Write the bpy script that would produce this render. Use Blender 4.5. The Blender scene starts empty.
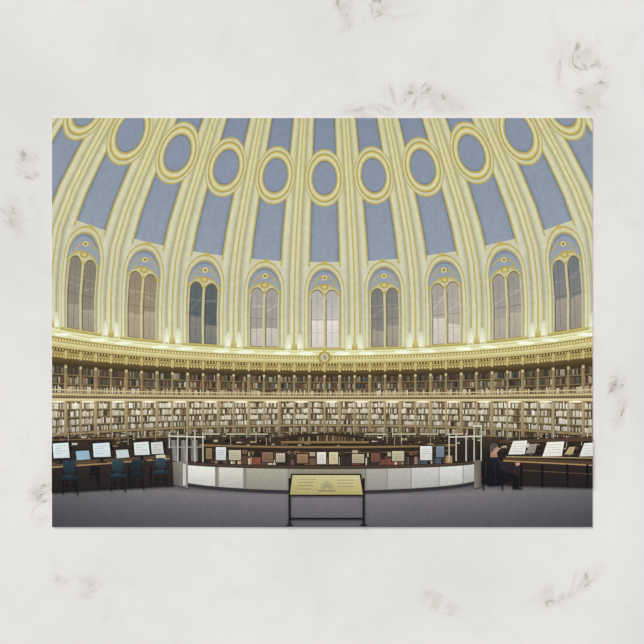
import bpy, math, random
import numpy as np
random.seed(7)
S = 0.1422/540.0            # metres per picture unit (postcard is 142 mm wide)
CARD_T = 0.0005
X0,X1,Y0,Y1 = 52.0,592.5,118.0,527.0   # card extents in card drawing units
DZ = 1.0e-6

def lin(c):
    g=0.3*c[0]+0.59*c[1]+0.11*c[2]
    c=[g+(v-g)*0.93 for v in c[:3]]
    o=[]
    for v in c:
        v=max(0,min(255,v))/255.0
        o.append(v/12.92 if v<=0.04045 else ((v+0.055)/1.055)**2.4)
    return (o[0],o[1],o[2],1.0)

groups={}
order=[]
zc=[1]
cur=[None]
def G(name):
    if name not in groups:
        groups[name]=([],[],[]); order.append(name)
    cur[0]=name
def L(): zc[0]+=1

def clip(poly):
    for ax,lim,sg in ((0,X0,1),(0,X1,-1),(1,Y0,1),(1,Y1,-1)):
        out=[]; n=len(poly)
        if n==0: return out
        for i in range(n):
            a=poly[i]; b=poly[(i+1)%n]
            da=(a[ax]-lim)*sg; db=(b[ax]-lim)*sg
            if da>=0: out.append(a)
            if (da>=0)!=(db>=0):
                t=da/(da-db)
                out.append(tuple(a[j]+(b[j]-a[j])*t for j in range(5)))
        poly=out
    return poly

def P(pts,c):
    """convex polygon, c one colour or list"""
    if isinstance(c[0],(int,float)): cs=[c]*len(pts)
    else: cs=c
    poly=[(p[0],p[1],q[0],q[1],q[2]) for p,q in zip(pts,cs)]
    poly=clip(poly)
    if len(poly)<3: return
    V,F,C=groups[cur[0]]
    area=0
    for i in range(len(poly)):
        a=poly[i]; b=poly[(i+1)%len(poly)]
        area+=a[0]*b[1]-b[0]*a[1]
    if abs(area)<1e-4: return
    if area>0: poly=poly[::-1]
    base=len(V); z=CARD_T+zc[0]*DZ
    for p in poly:
        V.append(((p[0]-322)*S,(322-p[1])*S,z)); C.append(lin(p[2:5]))
    F.append(tuple(range(base,base+len(poly))))

def R(x0,y0,x1,y1,c,c2=None):
    if c2 is None: P([(x0,y0),(x1,y0),(x1,y1),(x0,y1)],c)
    else: P([(x0,y0),(x1,y0),(x1,y1),(x0,y1)],[c,c,c2,c2])
def strip(A,B,ca,cb=None):
    if cb is None: cb=ca
    for i in range(len(A)-1):
        a0=ca[i] if not isinstance(ca[0],(int,float)) else ca
        a1=ca[i+1] if not isinstance(ca[0],(int,float)) else ca
        b0=cb[i] if not isinstance(cb[0],(int,float)) else cb
        b1=cb[i+1] if not isinstance(cb[0],(int,float)) else cb
        P([A[i],A[i+1],B[i+1],B[i]],[a0,a1,b1,b0])
def line(pts,w,c):
    for i in range(len(pts)-1):
        (x0,y0),(x1,y1)=pts[i],pts[i+1]
        d=math.hypot(x1-x0,y1-y0) or 1
        nx,ny=-(y1-y0)/d*w/2,(x1-x0)/d*w/2
        P([(x0+nx,y0+ny),(x1+nx,y1+ny),(x1-nx,y1-ny),(x0-nx,y0-ny)],c)
def ell(cx,cy,rx,ry,c,rot=0,n=20):
    pts=[]
    for i in range(n):
        t=2*math.pi*i/n
        a,b=rx*math.cos(t),ry*math.sin(t)
        pts.append((cx+a*math.cos(rot)-b*math.sin(rot),cy+a*math.sin(rot)+b*math.cos(rot)))
    P(pts,c)
def mix(a,b,t): return tuple(a[i]+(b[i]-a[i])*t for i in range(3))
def mul(a,t): return tuple(a[i]*t for i in range(3))
def jit(c,j):
    d=random.uniform(-j,j); return (c[0]+d,c[1]+d,c[2]+d)

# ------------------------------------------------ perspective of the round room as printed
CX=324.5; HZ=402.0
vv=[95,118,150,178,210,240,274,300,320,351]
xx=[37.8,41.2,45.5,49,53,56.4,59.3,60.3,60.6,60.5]
def M(k,v):
    th=math.radians(18*k)
    x1=float(np.interp(v,vv,xx))
    cx=float(np.interp(v,[95,178,274,351],[2.05,1.931,1.80,1.767]))
    cy=float(np.interp(v,[95,178,274,351],[3.6,3.14,2.22,1.767]))
    s1,c1=math.sin(math.radians(18)),math.cos(math.radians(18))
    A=x1*(c1+cx)/s1
    return (CX+A*math.sin(th)/(math.cos(th)+cx), HZ-(HZ-v)*(1+cy)/(math.cos(th)+cy))

GOLD=(198,178,84); GOLDD=(172,152,66); GOLDL=(220,206,128)
VT=[351-3.5*i for i in range(76)]
def cream(v,lift=0):  # cream ink, brightened at the base as painted uplight glow
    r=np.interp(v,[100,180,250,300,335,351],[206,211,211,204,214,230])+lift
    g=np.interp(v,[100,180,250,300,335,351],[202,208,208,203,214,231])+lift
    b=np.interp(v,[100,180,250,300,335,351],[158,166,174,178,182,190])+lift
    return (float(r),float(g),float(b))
def dstrip(k,u0,u1,cf,vs=VT,cf2=None):
    A=[M(k+u0,v) for v in vs]; B=[M(k+u1,v) for v in vs]
    cs=[cf(v) if callable(cf) else cf for v in vs]
    cs2=[cf2(v) for v in vs] if cf2 else None
    strip(A,B,cs,cs2)
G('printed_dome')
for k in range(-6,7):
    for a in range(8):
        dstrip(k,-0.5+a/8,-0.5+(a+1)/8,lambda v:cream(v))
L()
# coves beside the ribs: light-to-dark shading painted in towards the rib
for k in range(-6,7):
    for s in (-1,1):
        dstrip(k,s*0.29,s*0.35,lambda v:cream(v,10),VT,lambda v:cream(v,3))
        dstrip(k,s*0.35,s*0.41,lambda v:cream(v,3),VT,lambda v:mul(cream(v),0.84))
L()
def goldf(v): return mix((192,172,80),cream(v),0.14)
def ribs(vs):
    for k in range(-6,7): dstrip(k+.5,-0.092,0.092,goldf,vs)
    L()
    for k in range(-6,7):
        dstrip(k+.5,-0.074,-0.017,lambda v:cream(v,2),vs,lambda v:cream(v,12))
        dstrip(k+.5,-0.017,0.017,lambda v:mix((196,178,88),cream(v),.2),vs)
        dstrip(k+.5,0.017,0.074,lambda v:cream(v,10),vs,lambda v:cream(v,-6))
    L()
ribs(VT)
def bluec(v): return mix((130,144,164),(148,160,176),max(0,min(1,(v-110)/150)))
VU=[351-3.5*i for i in range(24,76)]
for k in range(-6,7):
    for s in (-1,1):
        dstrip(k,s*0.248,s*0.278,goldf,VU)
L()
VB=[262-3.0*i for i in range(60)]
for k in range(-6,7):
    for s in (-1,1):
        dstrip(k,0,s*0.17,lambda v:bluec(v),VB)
        dstrip(k,s*0.17,s*0.232,lambda v:bluec(v),VB,lambda v:mul(bluec(v),0.93))  # panel edges darkened: recess shade put into the blue ink
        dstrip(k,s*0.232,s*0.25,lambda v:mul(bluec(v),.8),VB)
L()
for k in range(-6,7):
    v=256
    while v>100:
        line([M(k-0.22,v),M(k,v),M(k+0.22,v)],0.3,mul(bluec(v),0.972)); v-=6
L()
def dell(k,vc,ru,rv,c,n=40):
    P([M(k+ru*math.cos(2*math.pi*i/n),vc+rv*math.sin(2*math.pi*i/n)) for i in range(n)],c)
for ru,rv,c in((0.40,29.0,(192,172,82)),(0.386,27.6,cream(180,0)),(0.352,25.0,mul(cream(180),.84)),(0.345,24.3,(184,164,74)),(0.325,22.9,(214,200,120)),(0.308,21.6,cream(180,8)),(0.280,19.6,cream(180,-6)),(0.266,18.6,(190,170,80)),(0.242,16.9,(112,126,148)),(0.230,15.7,(138,151,169))):
    for k in range(-6,7): dell(k,178,ru,rv,c)
    L()
ribs([222-3*i for i in range(30)])
# ------------------------------------------------ arched windows
def arch(k,w,spring,top,bot,c,cb=None,n=14,uc=0):
    if cb is None: cb=c
    H=bot-top
    def col(v): return mix(c,cb,(v-top)/H)
    us=[-w*math.cos(math.pi*i/n) for i in range(n+1)]
    tops=[spring-(spring-top)*math.sqrt(max(0,1-(u/w)**2)) for u in us]
    vsn=4
    for j in range(vsn):
        A=[M(k+uc+u,t+(bot-t)*j/vsn) for u,t in zip(us,tops)]
        B=[M(k+uc+u,t+(bot-t)*(j+1)/vsn) for u,t in zip(us,tops)]
        ca=[col(t+(bot-t)*j/vsn) for t in tops]; cc=[col(t+(bot-t)*(j+1)/vsn) for t in tops]
        strip(A,B,ca,cc)
G('printed_arched_windows')
glass={-5:((124,118,104),(134,124,104)),-4:((140,132,118),(152,142,124)),-3:((156,142,120),(170,154,130)),-2:((98,106,108),(96,104,104)),
 -1:((168,164,156),(164,154,144)),0:((176,172,168),(230,218,208)),1:((130,130,126),(152,144,134)),
 2:((176,168,158),(192,180,166)),3:((160,156,148),(182,170,154)),4:((120,126,132),(146,138,128)),5:((124,118,104),(124,118,104))}
WR=range(-5,6)
for args in ((0.335,292,263,351,(190,170,78),(204,194,118)),(0.318,292,264.5,351,(212,207,164),(226,224,190)),
             (0.286,292,267.8,351,mul(cream(300),.86),cream(340)),(0.278,292,268.5,351,(186,166,76),(196,184,104)),(0.265,292,269.7,351,(126,140,160),(180,180,164)),
             (0.252,292,272,351,(148,160,176),(194,194,178)),
             (0.250,296,284,351,(190,174,96),(204,194,146)),(0.242,297,286,350,(206,198,150),(214,208,172))):
    for k in WR: arch(k,*args)
    L()
for k in WR:
    for s in (-1,1): arch(k,0.112,299,289.5,348.5,(124,108,60),(138,122,72),uc=s*0.124)
L()
for k in WR:
    g0,g1=glass[k]
    for s in (-1,1): arch(k,0.104,299,290.6,347.5,jit(g0,7),jit(g1,7),uc=s*0.124,n=8)
L()
for k in WR:
    g0,g1=glass[k]
    for s in (-1,1):
        a=s*0.124
        hh=random.uniform(322,332) if k!=0 else 320
        lo=mix(g1,(238,228,216),0.65) if k in(-1,0,2) else mix(g1,(204,190,170),0.35)
        A=[M(k+a-0.102,hh),M(k+a+0.102,hh+random.uniform(-3,3))]; B=[M(k+a-0.102,347),M(k+a+0.102,347)]
        strip(A,B,lo,mul(lo,0.94))
L()
for k in WR:
    g0,g1=glass[k]
    for s in (-1,1):
        a=s*0.124
        strip([M(k+a-.103,v) for v in (299,325,347)],[M(k+a-.085,v) for v in (299,325,347)],mul(g0,.76))
        line([M(k+a-.08,312+random.uniform(-6,6)),M(k+a+.095,308+random.uniform(-6,6))],1.6,mul(g0,1.12))
L()
for k in WR:
    g0,g1=glass[k]
    for s in (-1,1):
        a=s*0.124
        line([M(k+a,293),M(k+a,346)],0.4,mix(g0,(60,52,40),0.3))
L()
for k in WR:
    g0,g1=glass[k]
    for s in (-1,1):
        a=s*0.124
        for v in (307,320,333):
            line([M(k+a-0.104,v),M(k+a+0.104,v)],0.55,mix(g0,(215,200,150),0.4) if v!=320 else mix(g0,(80,68,46),.5))
    for a,w in((0,0.020),(-0.238,0.012),(0.238,0.012)):
        A=[M(k+a-w,v) for v in (292,320,350)]; B=[M(k+a+w,v) for v in (292,320,350)]
        strip(A,B,(222,214,168),(190,176,118))
L()
for k in WR:
    m=M(k,279)
    for s in (-1,1):
        line([(m[0]+s*.5,m[1]-.5),(m[0]+s*4,m[1]-2.4)],1.4,(194,174,78))
        line([(m[0]+s*4,m[1]-2.4),(m[0]+s*8,m[1]+0.8),(m[0]+s*11,m[1]+6)],1.4,(194,174,78))
    m2=M(k,287)
    ell(m2[0],m2[1],4.0,3.2,(178,158,72),n=14)
L()
for k in WR:
    m=M(k,278); ell(m[0],m[1],2.8,2.8,GOLDL,n=12)
    m2=M(k,287); ell(m2[0],m2[1],2.5,2.0,(212,196,124),n=12)
    for a in(0,-0.238,0.238):
        q=M(k+a,294); ell(q[0],q[1],1.6,1.5,GOLD,n=8)
L()
for k in WR:
    m=M(k,278); ell(m[0],m[1],1.4,1.3,(140,126,84),n=10)
    m=M(k,263); ell(m[0],m[1],2.3,2.3,GOLD,n=10)
    strip([M(k-.35,348),M(k,348),M(k+.35,348)],[M(k-.35,351),M(k,351),M(k+.35,351)],(208,196,116),(168,150,78))
L()
G('printed_wall_lamps')
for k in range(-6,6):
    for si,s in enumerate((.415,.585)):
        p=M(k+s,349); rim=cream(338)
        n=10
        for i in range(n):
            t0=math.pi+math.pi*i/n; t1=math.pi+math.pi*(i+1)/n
            P([(p[0],p[1]),(p[0]+4.6*math.cos(t0),p[1]+15*math.sin(t0)),(p[0]+4.6*math.cos(t1),p[1]+15*math.sin(t1))],[(252,255,228),rim,rim])  # uplight glow painted as a fan fading to wall cream
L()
for k in range(-6,6):
    p=M(k+.5,348)
    P([(p[0]-3.4,p[1]+3),(p[0]+3.4,p[1]+3),(p[0]+2.4,p[1]-5),(p[0]-2.4,p[1]-5)],[(186,166,84),(186,166,84),(216,202,132),(216,202,132)])
L()
# ------------------------------------------------ cornice
G('printed_cornice')
KS=[-5+i*0.2 for i in range(51)]
def band(v0,v1,c0,c1=None):
    if c1 is None:c1=c0
    strip([M(k,v0) for k in KS],[M(k,v1) for k in KS],c0,c1)
band(350.5,353,(242,246,200),(210,204,128))  # greenish uplight put into the top band colours
band(353,356,(244,247,206),(218,210,142))
band(356,359.5,(156,138,76),(194,178,102))
band(359.5,363.5,(230,224,168),(188,170,98))
band(363.5,366,(84,68,38))  # shade below the ledge as a dark ink band
band(366,370.5,(182,162,98),(138,116,66))
band(370.5,375,(104,86,50),(72,57,35))
L()
k=-5
while k<5:
    p=M(k,357.8); ell(p[0],p[1],0.8,1.4,(236,226,162),n=6)
    p=M(k+.01,369.4); ell(p[0],p[1],0.9,1.2,(220,202,130),n=6)
    p=M(k,364.7); R(p[0]-.7,p[1]-1,p[0]+.7,p[1]+1,(204,182,112))
    k+=0.05
L()
for k in np.arange(-5,5.01,0.25):
    p=M(k,367); P([(p[0]-1.6,p[1]-3),(p[0]+1.6,p[1]-3),(p[0]+1,p[1]+5),(p[0]-1,p[1]+5)],(204,186,116))
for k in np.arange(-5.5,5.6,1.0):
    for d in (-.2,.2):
        p=M(k+d,353.6); ell(p[0],p[1],9,1.7,(250,254,228),n=12)  # uplight glare painted as pale ellipses on the cornice
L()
G('printed_wall_clock')
for s in(-1,1):
    line([(CX+s*3,352),(CX+s*6,356),(CX+s*5,361),(CX+s*2,363)],1.4,(186,164,76))
L()
ell(CX,357.5,5.2,5.5,(158,136,64)); L(); ell(CX,357.5,4.1,4.4,(220,210,164)); L(); ell(CX,357.5,3.2,3.4,(194,186,150)); L()
line([(CX,357.5),(CX,354.9)],.6,(60,52,36)); line([(CX,357.7),(CX+1.8,358.5)],.6,(60,52,36)); ell(CX,350.8,2.2,1.7,GOLD,n=8)
L()
# ------------------------------------------------ bookshelves
G('printed_bookshelves')
band(375,402,(68,56,40),(76,62,45)); band(402,446,(84,70,52),(44,37,30))  # shelf backs carry painted shade, deepening down the lower tiers
L()
PAL_D=[(124,106,80),(150,130,98),(100,82,62),(116,72,60),(84,96,76),(184,168,136),(62,54,48),(200,188,158),(112,98,78),(80,90,98),(140,104,74)]
PAL_L=[(232,224,202),(212,200,172),(242,236,218),(188,172,142),(224,214,190),(164,144,112),(234,226,204),(126,104,82),(206,196,170),(108,92,74),(222,210,184),(140,122,92)]
PAL_M=[(196,178,146),(156,136,106),(216,204,176),(124,100,76),(128,80,66),(226,218,194),(96,98,80),(182,162,128),(80,70,58),(170,152,118)]
def row(v0,v1,pal,br=1.0,p_gap=0.08):
    k=-4.75
    while k<4.75:
        w=random.choice((0.018,0.022,0.028,0.034,0.02))
        if random.random()>p_gap:
            h=(v1-v0)*random.uniform(0.02,0.3)
            c=mul(jit(random.choice(pal),14),br)
            a,b=M(k,v0+h),M(k+w*0.92,v0+h); d,e=M(k,v1),M(k+w*0.92,v1)
            P([a,b,e,d],[mul(c,.94),mul(c,.94),mul(c,.88),mul(c,.88)])
        k+=w
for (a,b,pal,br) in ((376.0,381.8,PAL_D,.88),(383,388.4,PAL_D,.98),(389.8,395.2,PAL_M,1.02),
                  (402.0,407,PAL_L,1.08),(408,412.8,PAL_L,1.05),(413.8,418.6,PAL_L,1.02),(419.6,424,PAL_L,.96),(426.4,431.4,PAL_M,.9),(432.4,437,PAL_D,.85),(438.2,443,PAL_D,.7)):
    row(a,b,pal,br)  # br puts gallery glow and lower-tier shade into the book colours
L()
for v in (382.3,389,407.4,413.2,419,431.9,437.6): band(v-.4,v+.4,(134,114,78))
band(395.6,397.2,(208,190,136)); band(397.2,399.4,(104,88,60)); band(399.4,401.6,(236,222,174),(196,176,122))  # last band is warm gallery glow as an ink gradient
band(424.4,426.2,(154,134,94))
L()
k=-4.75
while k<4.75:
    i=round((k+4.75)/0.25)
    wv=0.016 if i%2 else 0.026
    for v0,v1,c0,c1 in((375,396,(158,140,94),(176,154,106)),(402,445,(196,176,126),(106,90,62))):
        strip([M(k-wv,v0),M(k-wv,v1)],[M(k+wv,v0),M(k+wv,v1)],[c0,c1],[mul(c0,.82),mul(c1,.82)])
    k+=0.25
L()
k=-4.75
while k<4.75:
    p=M(k,376.5); ell(p[0],p[1],1.4,1.3,(210,196,136),n=8)
    k+=0.25
k=-4.75
while k<4.75:
    p=M(k,394);q=M(k,398.5); line([p,q],0.45,(204,184,130)); k+=0.045
L()
band(392.8,393.7,(214,196,142))
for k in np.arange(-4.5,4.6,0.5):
    p=M(k+.12,401.8); ell(p[0],p[1],7.0,1.0,(255,247,216),n=12)  # glow of the gallery lights painted as pale ellipses
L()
# ------------------------------------------------ carpet
G('printed_carpet')
n=18
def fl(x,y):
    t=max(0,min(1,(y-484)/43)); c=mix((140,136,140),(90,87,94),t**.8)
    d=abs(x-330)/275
    return mul(c,1.04-0.24*d*d)  # brighter centre, darker sides and foreground: light falloff in the ink
ys=[478,486,492,500,508,517,527]
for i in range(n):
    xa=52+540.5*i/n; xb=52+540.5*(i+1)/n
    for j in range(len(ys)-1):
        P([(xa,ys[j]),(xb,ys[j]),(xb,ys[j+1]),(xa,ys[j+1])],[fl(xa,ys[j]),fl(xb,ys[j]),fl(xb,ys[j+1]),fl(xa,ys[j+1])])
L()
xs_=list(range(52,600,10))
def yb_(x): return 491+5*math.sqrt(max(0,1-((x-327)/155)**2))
strip([(x,482) for x in xs_],[(x,yb_(x)) for x in xs_],(62,58,62),[fl(x,yb_(x)) for x in xs_])  # shade below counter and desks painted onto the carpet
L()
for i in range(700):     # carpet pile flecks
    x=random.uniform(52,590); y=random.uniform(497,526)
    R(x,y,x+random.uniform(1,3),y+.5,mul(fl(x,y),random.choice((.94,1.06))))
    if i%100==0: L()
L()
# ------------------------------------------------ background reading tables / clutter behind the counter
G('printed_reading_tables')
R(52,437,592.5,452,(70,56,44),(46,37,32)); R(52,452,592.5,484,(40,34,33),(32,28,30))
L()
for i in range(300):
    x=random.uniform(52,592); y=random.uniform(432,448)
    w=random.uniform(1.2,6); h=random.uniform(0.7,2.2)
    c=random.choice([(150,122,84),(196,182,150),(36,30,28),(86,66,50),(40,34,32),(120,96,68),(216,208,186),(66,76,82),(30,26,26),(72,56,44),(170,152,116),(56,44,36)])
    R(x,y,x+w,y+h,jit(c,10)); L()
for i in range(80):
    x=random.uniform(60,590); y=random.uniform(427,438)
    line([(x,y),(x,y+random.uniform(5,12))],0.5,random.choice([(190,174,130),(50,42,36),(210,202,176),(40,34,30)])); L()
for x,w in((204,16),(226,20),(250,18),(365,22),(392,24),(420,18),(446,16)):
    line([(x,434),(x+w,434)],1.0,(214,204,172)); line([(x+w/2,434.6),(x+w/2,442)],0.9,(70,58,46))
L()
for i in range(12):
    t0=math.pi*i/12;t1=math.pi*(i+1)/12
    P([(325,443),(325-44*math.cos(t0),440-7*math.sin(t0)),(325-44*math.cos(t1),440-7*math.sin(t1))],(58,45,36))
L()
for i in range(26):
    x=287+i*3; R(x,435+abs(x-325)*0.1,x+1.8,441,random.choice([(118,94,68),(150,128,92),(52,42,34),(90,68,50)]))
L()
R(281,441,369,443.2,(140,110,72))
L()
# ------------------------------------------------ circular enquiry counter
G('printed_circular_counter')
def cur_y(x,yc,ye):
    t=(x-327)/152.0
    return ye+(yc-ye)*math.sqrt(max(0,1-min(1,t*t)))
XS=[175+i*4 for i in range(77)]
def cband(xa,xb,t0,t1,b0,b1,ca,cb=None):
    xs=sorted(set([xa,xb]+[x for x in XS if xa<x<xb]))
    strip([(x,cur_y(x,t0,t1)) for x in xs],[(x,cur_y(x,b0,b1)) for x in xs],ca,cb or ca)
cband(175,479,447,441,468,460,(52,40,34),(40,33,31))
L()
cband(175,479,466,460,492,478,(158,154,142),(140,136,128))
L()
panels=[(187,215,(238,238,228),(204,204,196)),(219,243,(220,218,206),(182,180,172)),(247,287,(176,172,156),(146,142,130)),
 (291,363,(150,144,124),(126,121,108)),(367,387,(176,173,162),(150,147,139)),(387,411,(190,188,179),(162,160,154)),(411,439,(208,207,201),(176,175,170)),(439,463,(224,224,218),(190,190,186)),(463,479,(206,206,200),(176,176,174))]
for xa,xb,c0,c1 in panels: 
    cband(xa,xb,469,462.5,490,477.5,c0,c1)
cband(175,187,470,462,490,478,(110,104,96),(96,92,88))
L()
for x in (187,217,245,289,365,387,411,439,463):
    line([(x,cur_y(x,468,461)),(x,cur_y(x,492,479))],0.7,(120,116,106))
L()
cband(175,479,466,459.5,469,462.5,(88,68,50),(56,45,38))
cband(175,479,490.5,478,493.5,480,(52,50,54))
cband(199,455,446,441.5,448,443.3,(140,112,76))
L()
cband(207,451,452,447,452.8,447.8,(120,94,64))
L()
x=206
while x<450:
    w=random.choice((1.4,2,2.6,3.4,5,7))
    yb=cur_y(x,465,459.5); h=random.uniform(5,9) 
    c=random.choice([(132,68,56),(176,152,108),(60,48,42),(210,200,174),(44,36,34),(98,72,56),(150,120,88),(72,84,98),(54,44,38),(118,94,72),(44,36,34)])
    P([(x,yb-h),(x+w*.9,yb-h),(x+w*.9,yb),(x,yb)],jit(c,12)); 
    if random.random()<0.5:
        P([(x,yb-h-6),(x+w*.8,yb-h-6),(x+w*.8,yb-h-2),(x,yb-h-2)],jit(random.choice([(120,92,66),(180,164,130),(70,56,44),(40,34,32)]),10))
    x+=w
L()
for x,y,w,h,c in((216,447,10,13,(226,232,230)),(229,450,12,10,(206,198,170)),(262,452,11,10,(140,108,86)),(276,453,9,9,(196,184,158)),(297,454,11,9,(166,126,98)),(317,452,9,12,(236,233,218)),(329,452,9,12,(220,208,160)),(352,454,12,9,(196,180,148)),(371,453,9,9,(126,84,70)),(392,451,12,10,(204,194,160)),(420,446,12,14,(234,236,230)),(436,446,8,11,(126,144,160)),(206,448,6,11,(150,126,90))):
    R(x-1,y-1,x+w+1,y+h+1,(44,36,32)); L(); R(x,y,x+w,y+h,c,mul(c,.88)); L()
    for q in range(3): line([(x+2,y+3+q*2.2),(x+w-2,y+3+q*2.2)],.5,mul(c,.7))
    L()
G('printed_entrance_gate')
for x in (171,181,191): R(x,440,x+7,461,(104,102,96),(126,120,112))
L()
for x in (171,181,191): P([(x+1,440),(x+3.5,440),(x+6,461),(x+3.5,461)],(140,140,134))
L()
for x in (169.5,178,187,195,203): line([(x,432),(x,462)],1.3,(196,191,176))
for x in (449,456,466,474,481): line([(x,426 if x in(474,481) else 433),(x,461)],1.3,(196,191,176))
L()
line([(168,436),(205,437)],1.3,(214,209,194)); line([(168,447),(204,447)],.9,(166,160,142))
line([(449,437),(482,436)],1.3,(214,209,194)); line([(473,426),(482,426)],1.6,(218,213,198))
L()
P([(170,462),(188,461),(188,488),(172,484)],[(120,113,102),(150,144,132),(130,126,118),(90,86,82)])
P([(474,460),(481,460),(481,487),(474,488)],[(120,113,102),(100,94,86),(90,86,82),(130,126,118)])
L()
R(183,464,186,485,(206,204,194))
L()
# ------------------------------------------------ left computer desks
G('printed_computer_desks')
P([(52,452),(172,448),(174,486),(52,493)],[(52,42,38),(58,46,40),(38,33,34),(30,28,30)])
L()
P([(52,462),(120,458),(170,455),(170,458),(120,463),(52,468)],(88,70,54))
L()
P([(52,466.5),(170,458),(170,459.2),(52,468)],(168,134,90))
L()
for x in (75,98,128,150): R(x,466,x+2,491-(x-60)*.05,(22,20,22))
L()
screens=[(53,443,17,15,(228,240,240)),(93,443,18,14,(222,236,240)),(134,442,16,13,(228,236,232)),(151,442,13,12,(212,216,208))]
for x,y,w,h,c in screens:
    P([(x-1.5,y-1),(x+w,y-2),(x+w+2,y+h+1),(x,y+h+2)],(32,30,32)); L()
    P([(x,y+.5),(x+w-1.5,y-.5),(x+w,y+h-.5),(x+1,y+h)],[c,c,mul(c,.93),mul(c,.96)]); L()
    for q in range(4): line([(x+2.5,y+3+q*2.5),(x+w-3-(q%2)*4,y+2.4+q*2.5)],.6,mul(c,.78))
    R(x+w/2-1.5,y+h+1,x+w/2+1.5,y+h+5,(26,24,26)); L()
    R(x+w/2-5,y+h+4.5,x+w/2+5,y+h+6,(44,40,40)); L()
for x,y,w,h,c in ((76,451,13,9,(150,186,206)),(116,450,12,8,(200,214,214)),(156,455,9,6,(214,206,182))):
    P([(x,y),(x+w,y-.6),(x+w+1.5,y+h-1),(x+1,y+h)],c)
line([(52,440),(170,437)],1.0,(120,96,68))
L()
# ------------------------------------------------ chairs
G('printed_office_chairs')
def chair(x,y,s,c):
    for dx,dy in((-7.5,24),(-3.5,22),(4.5,22),(8,25)):
        line([(x+dx*.75*s,y+13*s),(x+dx*s,y+(dy+9)*s)],1.2*s,(16,16,20))
    L()
    line([(x-7*s,y+24*s),(x+7*s,y+24*s)],.9*s,(20,20,24))
    L()
    P([(x-8*s,y+13*s),(x+8*s,y+13*s),(x+9.5*s,y+18*s),(x-9*s,y+18.5*s)],[mul(c,.9)]*2+[mul(c,.5)]*2)
    L()
    for d in(-6,6): line([(x+d*s,y+8*s),(x+d*s,y+15*s)],1.3*s,(18,18,22))
    L()
    pts=[(-6,0),(-4,-1.6),(4,-1.6),(6,0),(7,5),(6.6,10),(4.5,11.5),(-4.5,11.5),(-6.6,10),(-7,5)]
    P([(x+a*s,y+b*s) for a,b in pts],[c if b<5 else mul(c,.7) for a,b in pts])
    L()
chair(94,466,.5,(26,30,36))
chair(161,459,.82,(56,76,90)); chair(137,461,.86,(38,52,62)); chair(118,461,.92,(50,72,86)); chair(70,462,.98,(46,66,80))
# ------------------------------------------------ right desks
G('printed_reading_desks')
P([(505,455),(592.5,452),(592.5,488),(505,485)],[(54,42,38),(50,40,36),(32,28,32),(38,32,32)])
L()
P([(503,457.5),(592.5,461),(592.5,465),(503,460.5)],(84,64,48))
L()
line([(503,460.6),(592.5,465.2)],1.1,(184,146,96)); line([(520,470),(592.5,474)],.8,(96,74,54))  # desk edge inked orange where light catches it
P([(500,440),(592.5,437),(592.5,441),(500,443)],(84,66,50))
L()
for x in (520,541,566,586): R(x,464,x+2.2,487,(20,18,20))
L()
for x,y,w,h,c in((510,441,17,13,(242,240,228)),(527,444,10,9,(160,152,134)),(544,442,20,14,(246,244,232)),(566,447,9,7,(196,174,122)),(581,443,14,13,(240,240,232))):
    P([(x+3,y),(x+w,y-.6),(x+w-2.5,y+h),(x-2,y+h+.4)],[c,c,mul(c,.92),mul(c,.95)]); L()
    for q in range(4): line([(x+3.5-q*.6,y+2.6+q*2.6),(x+w-3-q*.5,y+2.3+q*2.6)],.5,mul(c,.76))
    L()
line([(506,456.6),(592.5,458)],.8,(200,170,114))
L()
# ------------------------------------------------ seated visitor
G('printed_seated_visitor')
for a in ((484,470),(503,470)): line([a,(a[0]-1,490)],1.3,(22,18,18))
L()
R(481,477,507,480,(74,46,38))
L()
P([(490,473),(512,473),(519,477),(518,481),(490,483)],(24,22,27))
L()
P([(513,475),(519,477),(518,487),(523,489),(512,489)],(20,18,22))
L()
torso=[(488.5,456),(494,454),(499,456),(503,461),(506,470),(507,480),(503,485),(488,486),(482.5,482),(481.5,472),(484,462)]
P(torso,[(34,33,40) if b<465 else (20,19,24) for a,b in torso])
L()
P([(498,459),(503,461),(509,468),(507,472),(500,468)],(42,41,49))
L()
P([(507,467),(516,463.5),(517,466),(508,471)],(38,37,44))
line([(486,462),(485,478)],.7,(52,50,60)); line([(494,458),(496,482)],.6,(46,44,54))
L()
P([(490.5,452),(496.5,452),(497.5,457),(490,457)],(176,132,108))
P([(515,463),(519,462),(520,464.4),(516,466)],(196,150,126))
L()
ell(494,448.6,4.2,5.1,(190,146,122),rot=.1)
L()
P([(489.6,446),(491,443.4),(494.5,442.8),(498,444.6),(497,446.5),(493.8,449),(492,452.6),(489.4,450)],(86,78,72))
P([(498,447.4),(499.4,450),(498,450.6)],(190,146,122))
L()
ell(494.6,449.4,.8,1.2,(170,120,100),n=8); R(496.8,447.4,497.8,448.1,(50,36,30)); line([(496.6,452),(498,451.8)],.5,(130,80,70))
L()
# ------------------------------------------------ floor sign
G('printed_information_sign')
for x in (289.5,363.5):
    line([(x,478),(x,525)],2.0,(24,22,24))
L()
line([(289,518.5),(364,518.5)],1.8,(22,20,22)); line([(286.5,525),(292.5,525)],1.6,(20,18,20)); line([(360.5,525),(366.5,525)],1.6,(20,18,20))
L()
P([(291,473.5),(361,473.5),(365,496),(288,496)],(38,31,24))
L()
P([(292.6,475),(359.6,475),(362.8,494.4),(290,494.4)],[(206,196,142),(214,204,150),(184,170,110),(174,160,100)])
L()
for q in range(4): line([(298,479+q*3.2),(316-q*1.5,479+q*3.2)],.55,(140,126,80))
for q in range(3): line([(337,480+q*3.2),(354,480+q*3.2)],.55,(144,130,84))
for i in range(14):
    t=math.pi*i/13; line([(327-2*math.cos(t),489-2*math.sin(t)),(327-7*math.cos(t),489-8*math.sin(t))],.45,(124,128,108))
line([(318,490.8),(336,490.8)],.9,(104,98,74))
L()
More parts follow.
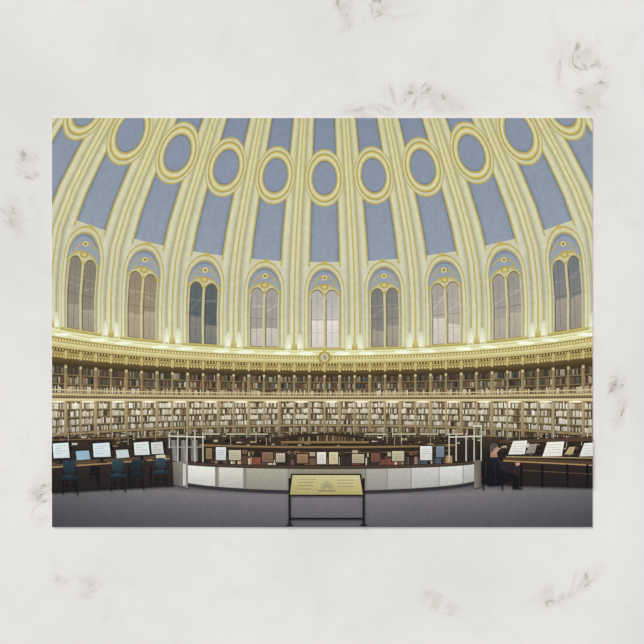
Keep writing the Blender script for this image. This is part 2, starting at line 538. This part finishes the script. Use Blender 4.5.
# ------------------------------------------------ build meshes
root=bpy.data.objects.new('postcard',None); bpy.context.collection.objects.link(root)
root.empty_display_size=0.02
ink=bpy.data.materials.new('glossy_print'); ink.use_nodes=True
nt=ink.node_tree; b=nt.nodes['Principled BSDF']
at=nt.nodes.new('ShaderNodeAttribute'); at.attribute_name='Ink'
tc=nt.nodes.new('ShaderNodeTexCoord')
nz=nt.nodes.new('ShaderNodeTexNoise'); nz.inputs['Scale'].default_value=900; nz.inputs['Detail'].default_value=2
nt.links.new(tc.outputs['Object'],nz.inputs['Vector'])
mr=nt.nodes.new('ShaderNodeMapRange'); mr.inputs['From Min'].default_value=.3; mr.inputs['From Max'].default_value=.7
mr.inputs['To Min'].default_value=.94; mr.inputs['To Max'].default_value=1.04
nt.links.new(nz.outputs['Fac'],mr.inputs['Value'])
vm=nt.nodes.new('ShaderNodeVectorMath'); vm.operation='SCALE'
nt.links.new(at.outputs['Color'],vm.inputs[0]); nt.links.new(mr.outputs['Result'],vm.inputs['Scale'])
nt.links.new(vm.outputs['Vector'],b.inputs['Base Color'])
b.inputs['Roughness'].default_value=.55; b.inputs['Specular IOR Level'].default_value=.08
for name in order:
    V,F,C=groups[name]
    me=bpy.data.meshes.new(name); me.from_pydata(V,[],F); me.update()
    ca=me.color_attributes.new('Ink','FLOAT_COLOR','POINT')
    ca.data.foreach_set('color',np.array(C,dtype=np.float32).ravel())
    me.materials.append(ink)
    ob=bpy.data.objects.new(name,me); bpy.context.collection.objects.link(ob); ob.parent=root
import bmesh
bm=bmesh.new()
xa,xb,ya,yb=(X0-322)*S,(X1-322)*S,(322-Y1)*S,(322-Y0)*S
r=0.0003
ring=[]
for cx,cy,a0 in((xb-r,yb-r,0),(xa+r,yb-r,90),(xa+r,ya+r,180),(xb-r,ya+r,270)):
    for i in range(4):
        a=math.radians(a0+30*i); ring.append((cx+r*math.cos(a),cy+r*math.sin(a)))
bot=[bm.verts.new((x,y,0.00002)) for x,y in ring]; top=[bm.verts.new((x,y,CARD_T)) for x,y in ring]
bm.faces.new(top); bm.faces.new(bot[::-1])
for i in range(len(ring)):
    j=(i+1)%len(ring); bm.faces.new((bot[i],bot[j],top[j],top[i]))
me=bpy.data.meshes.new('card_stock'); bm.to_mesh(me); bm.free()
cm=bpy.data.materials.new('white_card'); cm.use_nodes=True
cm.node_tree.nodes['Principled BSDF'].inputs['Base Color'].default_value=(.8,.8,.78,1)
cm.node_tree.nodes['Principled BSDF'].inputs['Roughness'].default_value=.6
me.materials.append(cm); ob=bpy.data.objects.new('card_stock',me); bpy.context.collection.objects.link(ob); ob.parent=root
# ------------------------------------------------ marble tabletop
bm=bmesh.new(); bmesh.ops.create_cube(bm,size=1)
for v in bm.verts: v.co=(v.co.x*0.6,v.co.y*0.6,v.co.z*0.02-0.01)
bmesh.ops.bevel(bm,geom=[e for e in bm.edges],offset=0.002,segments=2,affect='EDGES')
me=bpy.data.meshes.new('marble_tabletop'); bm.to_mesh(me); bm.free()
mt=bpy.data.materials.new('white_marble'); mt.use_nodes=True; nt=mt.node_tree; b=nt.nodes['Principled BSDF']
N=nt.nodes.new; K=nt.links.new
tc=N('ShaderNodeTexCoord')
def noise(scale,detail,dist=0,rough=.55):
    n=N('ShaderNodeTexNoise'); n.inputs['Scale'].default_value=scale; n.inputs['Detail'].default_value=detail
    n.inputs['Distortion'].default_value=dist; n.inputs['Roughness'].default_value=rough
    K(tc.outputs['Object'],n.inputs['Vector']); return n.outputs['Fac']
def mrange(s,a,b_,c,d,smooth=True):
    n=N('ShaderNodeMapRange'); n.interpolation_type='SMOOTHSTEP' if smooth else 'LINEAR'
    n.inputs['From Min'].default_value=a;n.inputs['From Max'].default_value=b_;n.inputs['To Min'].default_value=c;n.inputs['To Max'].default_value=d
    K(s,n.inputs['Value']); return n.outputs['Result']
def mth(op,a,b_):
    n=N('ShaderNodeMath'); n.operation=op
    for i,q in enumerate((a,b_)):
        if isinstance(q,(int,float)): n.inputs[i].default_value=q
        else: K(q,n.inputs[i])
    return n.outputs[0]
def mixc(f,a,b_):
    n=N('ShaderNodeMix'); n.data_type='RGBA'
    if isinstance(f,(int,float)): n.inputs[0].default_value=f
    else: K(f,n.inputs[0])
    for i,q in ((6,a),(7,b_)):
        if isinstance(q,tuple): n.inputs[i].default_value=q
        else: K(q,n.inputs[i])
    return n.outputs[2]
cloud=mrange(noise(16,5,.6),.35,.68,0,1)
col=mixc(cloud,lin((236,234,231)),lin((227,226,224)))
fine=mrange(noise(90,6,1.2),.52,.72,0,.3)
col=mixc(fine,col,lin((221,219,216)))
# mineral veins gathered in a few places of the slab
blobs=[(358,4,50,12,0.1),(346,20,24,9,-.5),(574,62,24,20,.8),(592,95,16,28,.2),(427,98,40,12,.2),(366,112,24,8,0),(20,215,18,20,.3),(28,162,12,16,0),(563,590,42,10,-.5),(440,604,22,8,.4),(92,590,34,10,.3),(40,500,12,20,0),(618,400,10,24,0)]
mask=None
for x,y,rx,ry,rot in blobs:
    mp=N('ShaderNodeMapping'); mp.vector_type='TEXTURE'
    mp.inputs['Location'].default_value=((x-322)*S,(322-y)*S,0.0)
    mp.inputs['Rotation'].default_value=(0,0,-rot); mp.inputs['Scale'].default_value=(rx*S*1.5,ry*S*1.7,1)
    K(tc.outputs['Object'],mp.inputs['Vector'])
    g=N('ShaderNodeTexGradient'); g.gradient_type='SPHERICAL'; K(mp.outputs[0],g.inputs[0])
    mask=g.outputs['Fac'] if mask is None else mth('MAXIMUM',mask,g.outputs['Fac'])
vn=noise(70,7,1.0,.6)
ridge=mth('ABSOLUTE',mth('SUBTRACT',vn,.5),0)
vein=mrange(ridge,0,.04,1,0)
spots=mrange(noise(260,4,.8),.46,.66,0,1)
m1=mrange(mask,.05,.7,0,1)
soft=mth('MULTIPLY',m1,mrange(ridge,0,.12,.42,0))
col=mixc(soft,col,lin((202,194,184)))
sharp=mth('MULTIPLY',mth('MULTIPLY',m1,vein),mth('MULTIPLY',spots,.75))
col=mixc(sharp,col,lin((158,136,112)))
K(col,b.inputs['Base Color']); b.inputs['Roughness'].default_value=.4; b.inputs['Specular IOR Level'].default_value=.15
me.materials.append(mt); ob=bpy.data.objects.new('marble_tabletop',me); bpy.context.collection.objects.link(ob)
# ------------------------------------------------ light and camera
w=bpy.data.worlds.new('studio'); bpy.context.scene.world=w; w.use_nodes=True
w.node_tree.nodes['Background'].inputs[0].default_value=(1,1,1,1); w.node_tree.nodes['Background'].inputs[1].default_value=.57
sd=bpy.data.lights.new('window_sun','SUN'); sd.energy=1.75; sd.angle=math.radians(25); sd.color=(1,.995,.98)
so=bpy.data.objects.new('window_sun',sd); bpy.context.collection.objects.link(so)
so.rotation_euler=(math.radians(-38),math.radians(-28),0); so.location=(-.3,.4,.5)
cd=bpy.data.cameras.new('camera'); co=bpy.data.objects.new('camera',cd); bpy.context.collection.objects.link(co)
dist=0.5; cd.sensor_width=36; cd.lens=36*dist/(644*S); cd.clip_start=.01
co.location=(0,0,dist+CARD_T); bpy.context.scene.camera=co
bpy.context.scene.view_settings.view_transform='Standard'
print({n:len(groups[n][1]) for n in order}, zc)
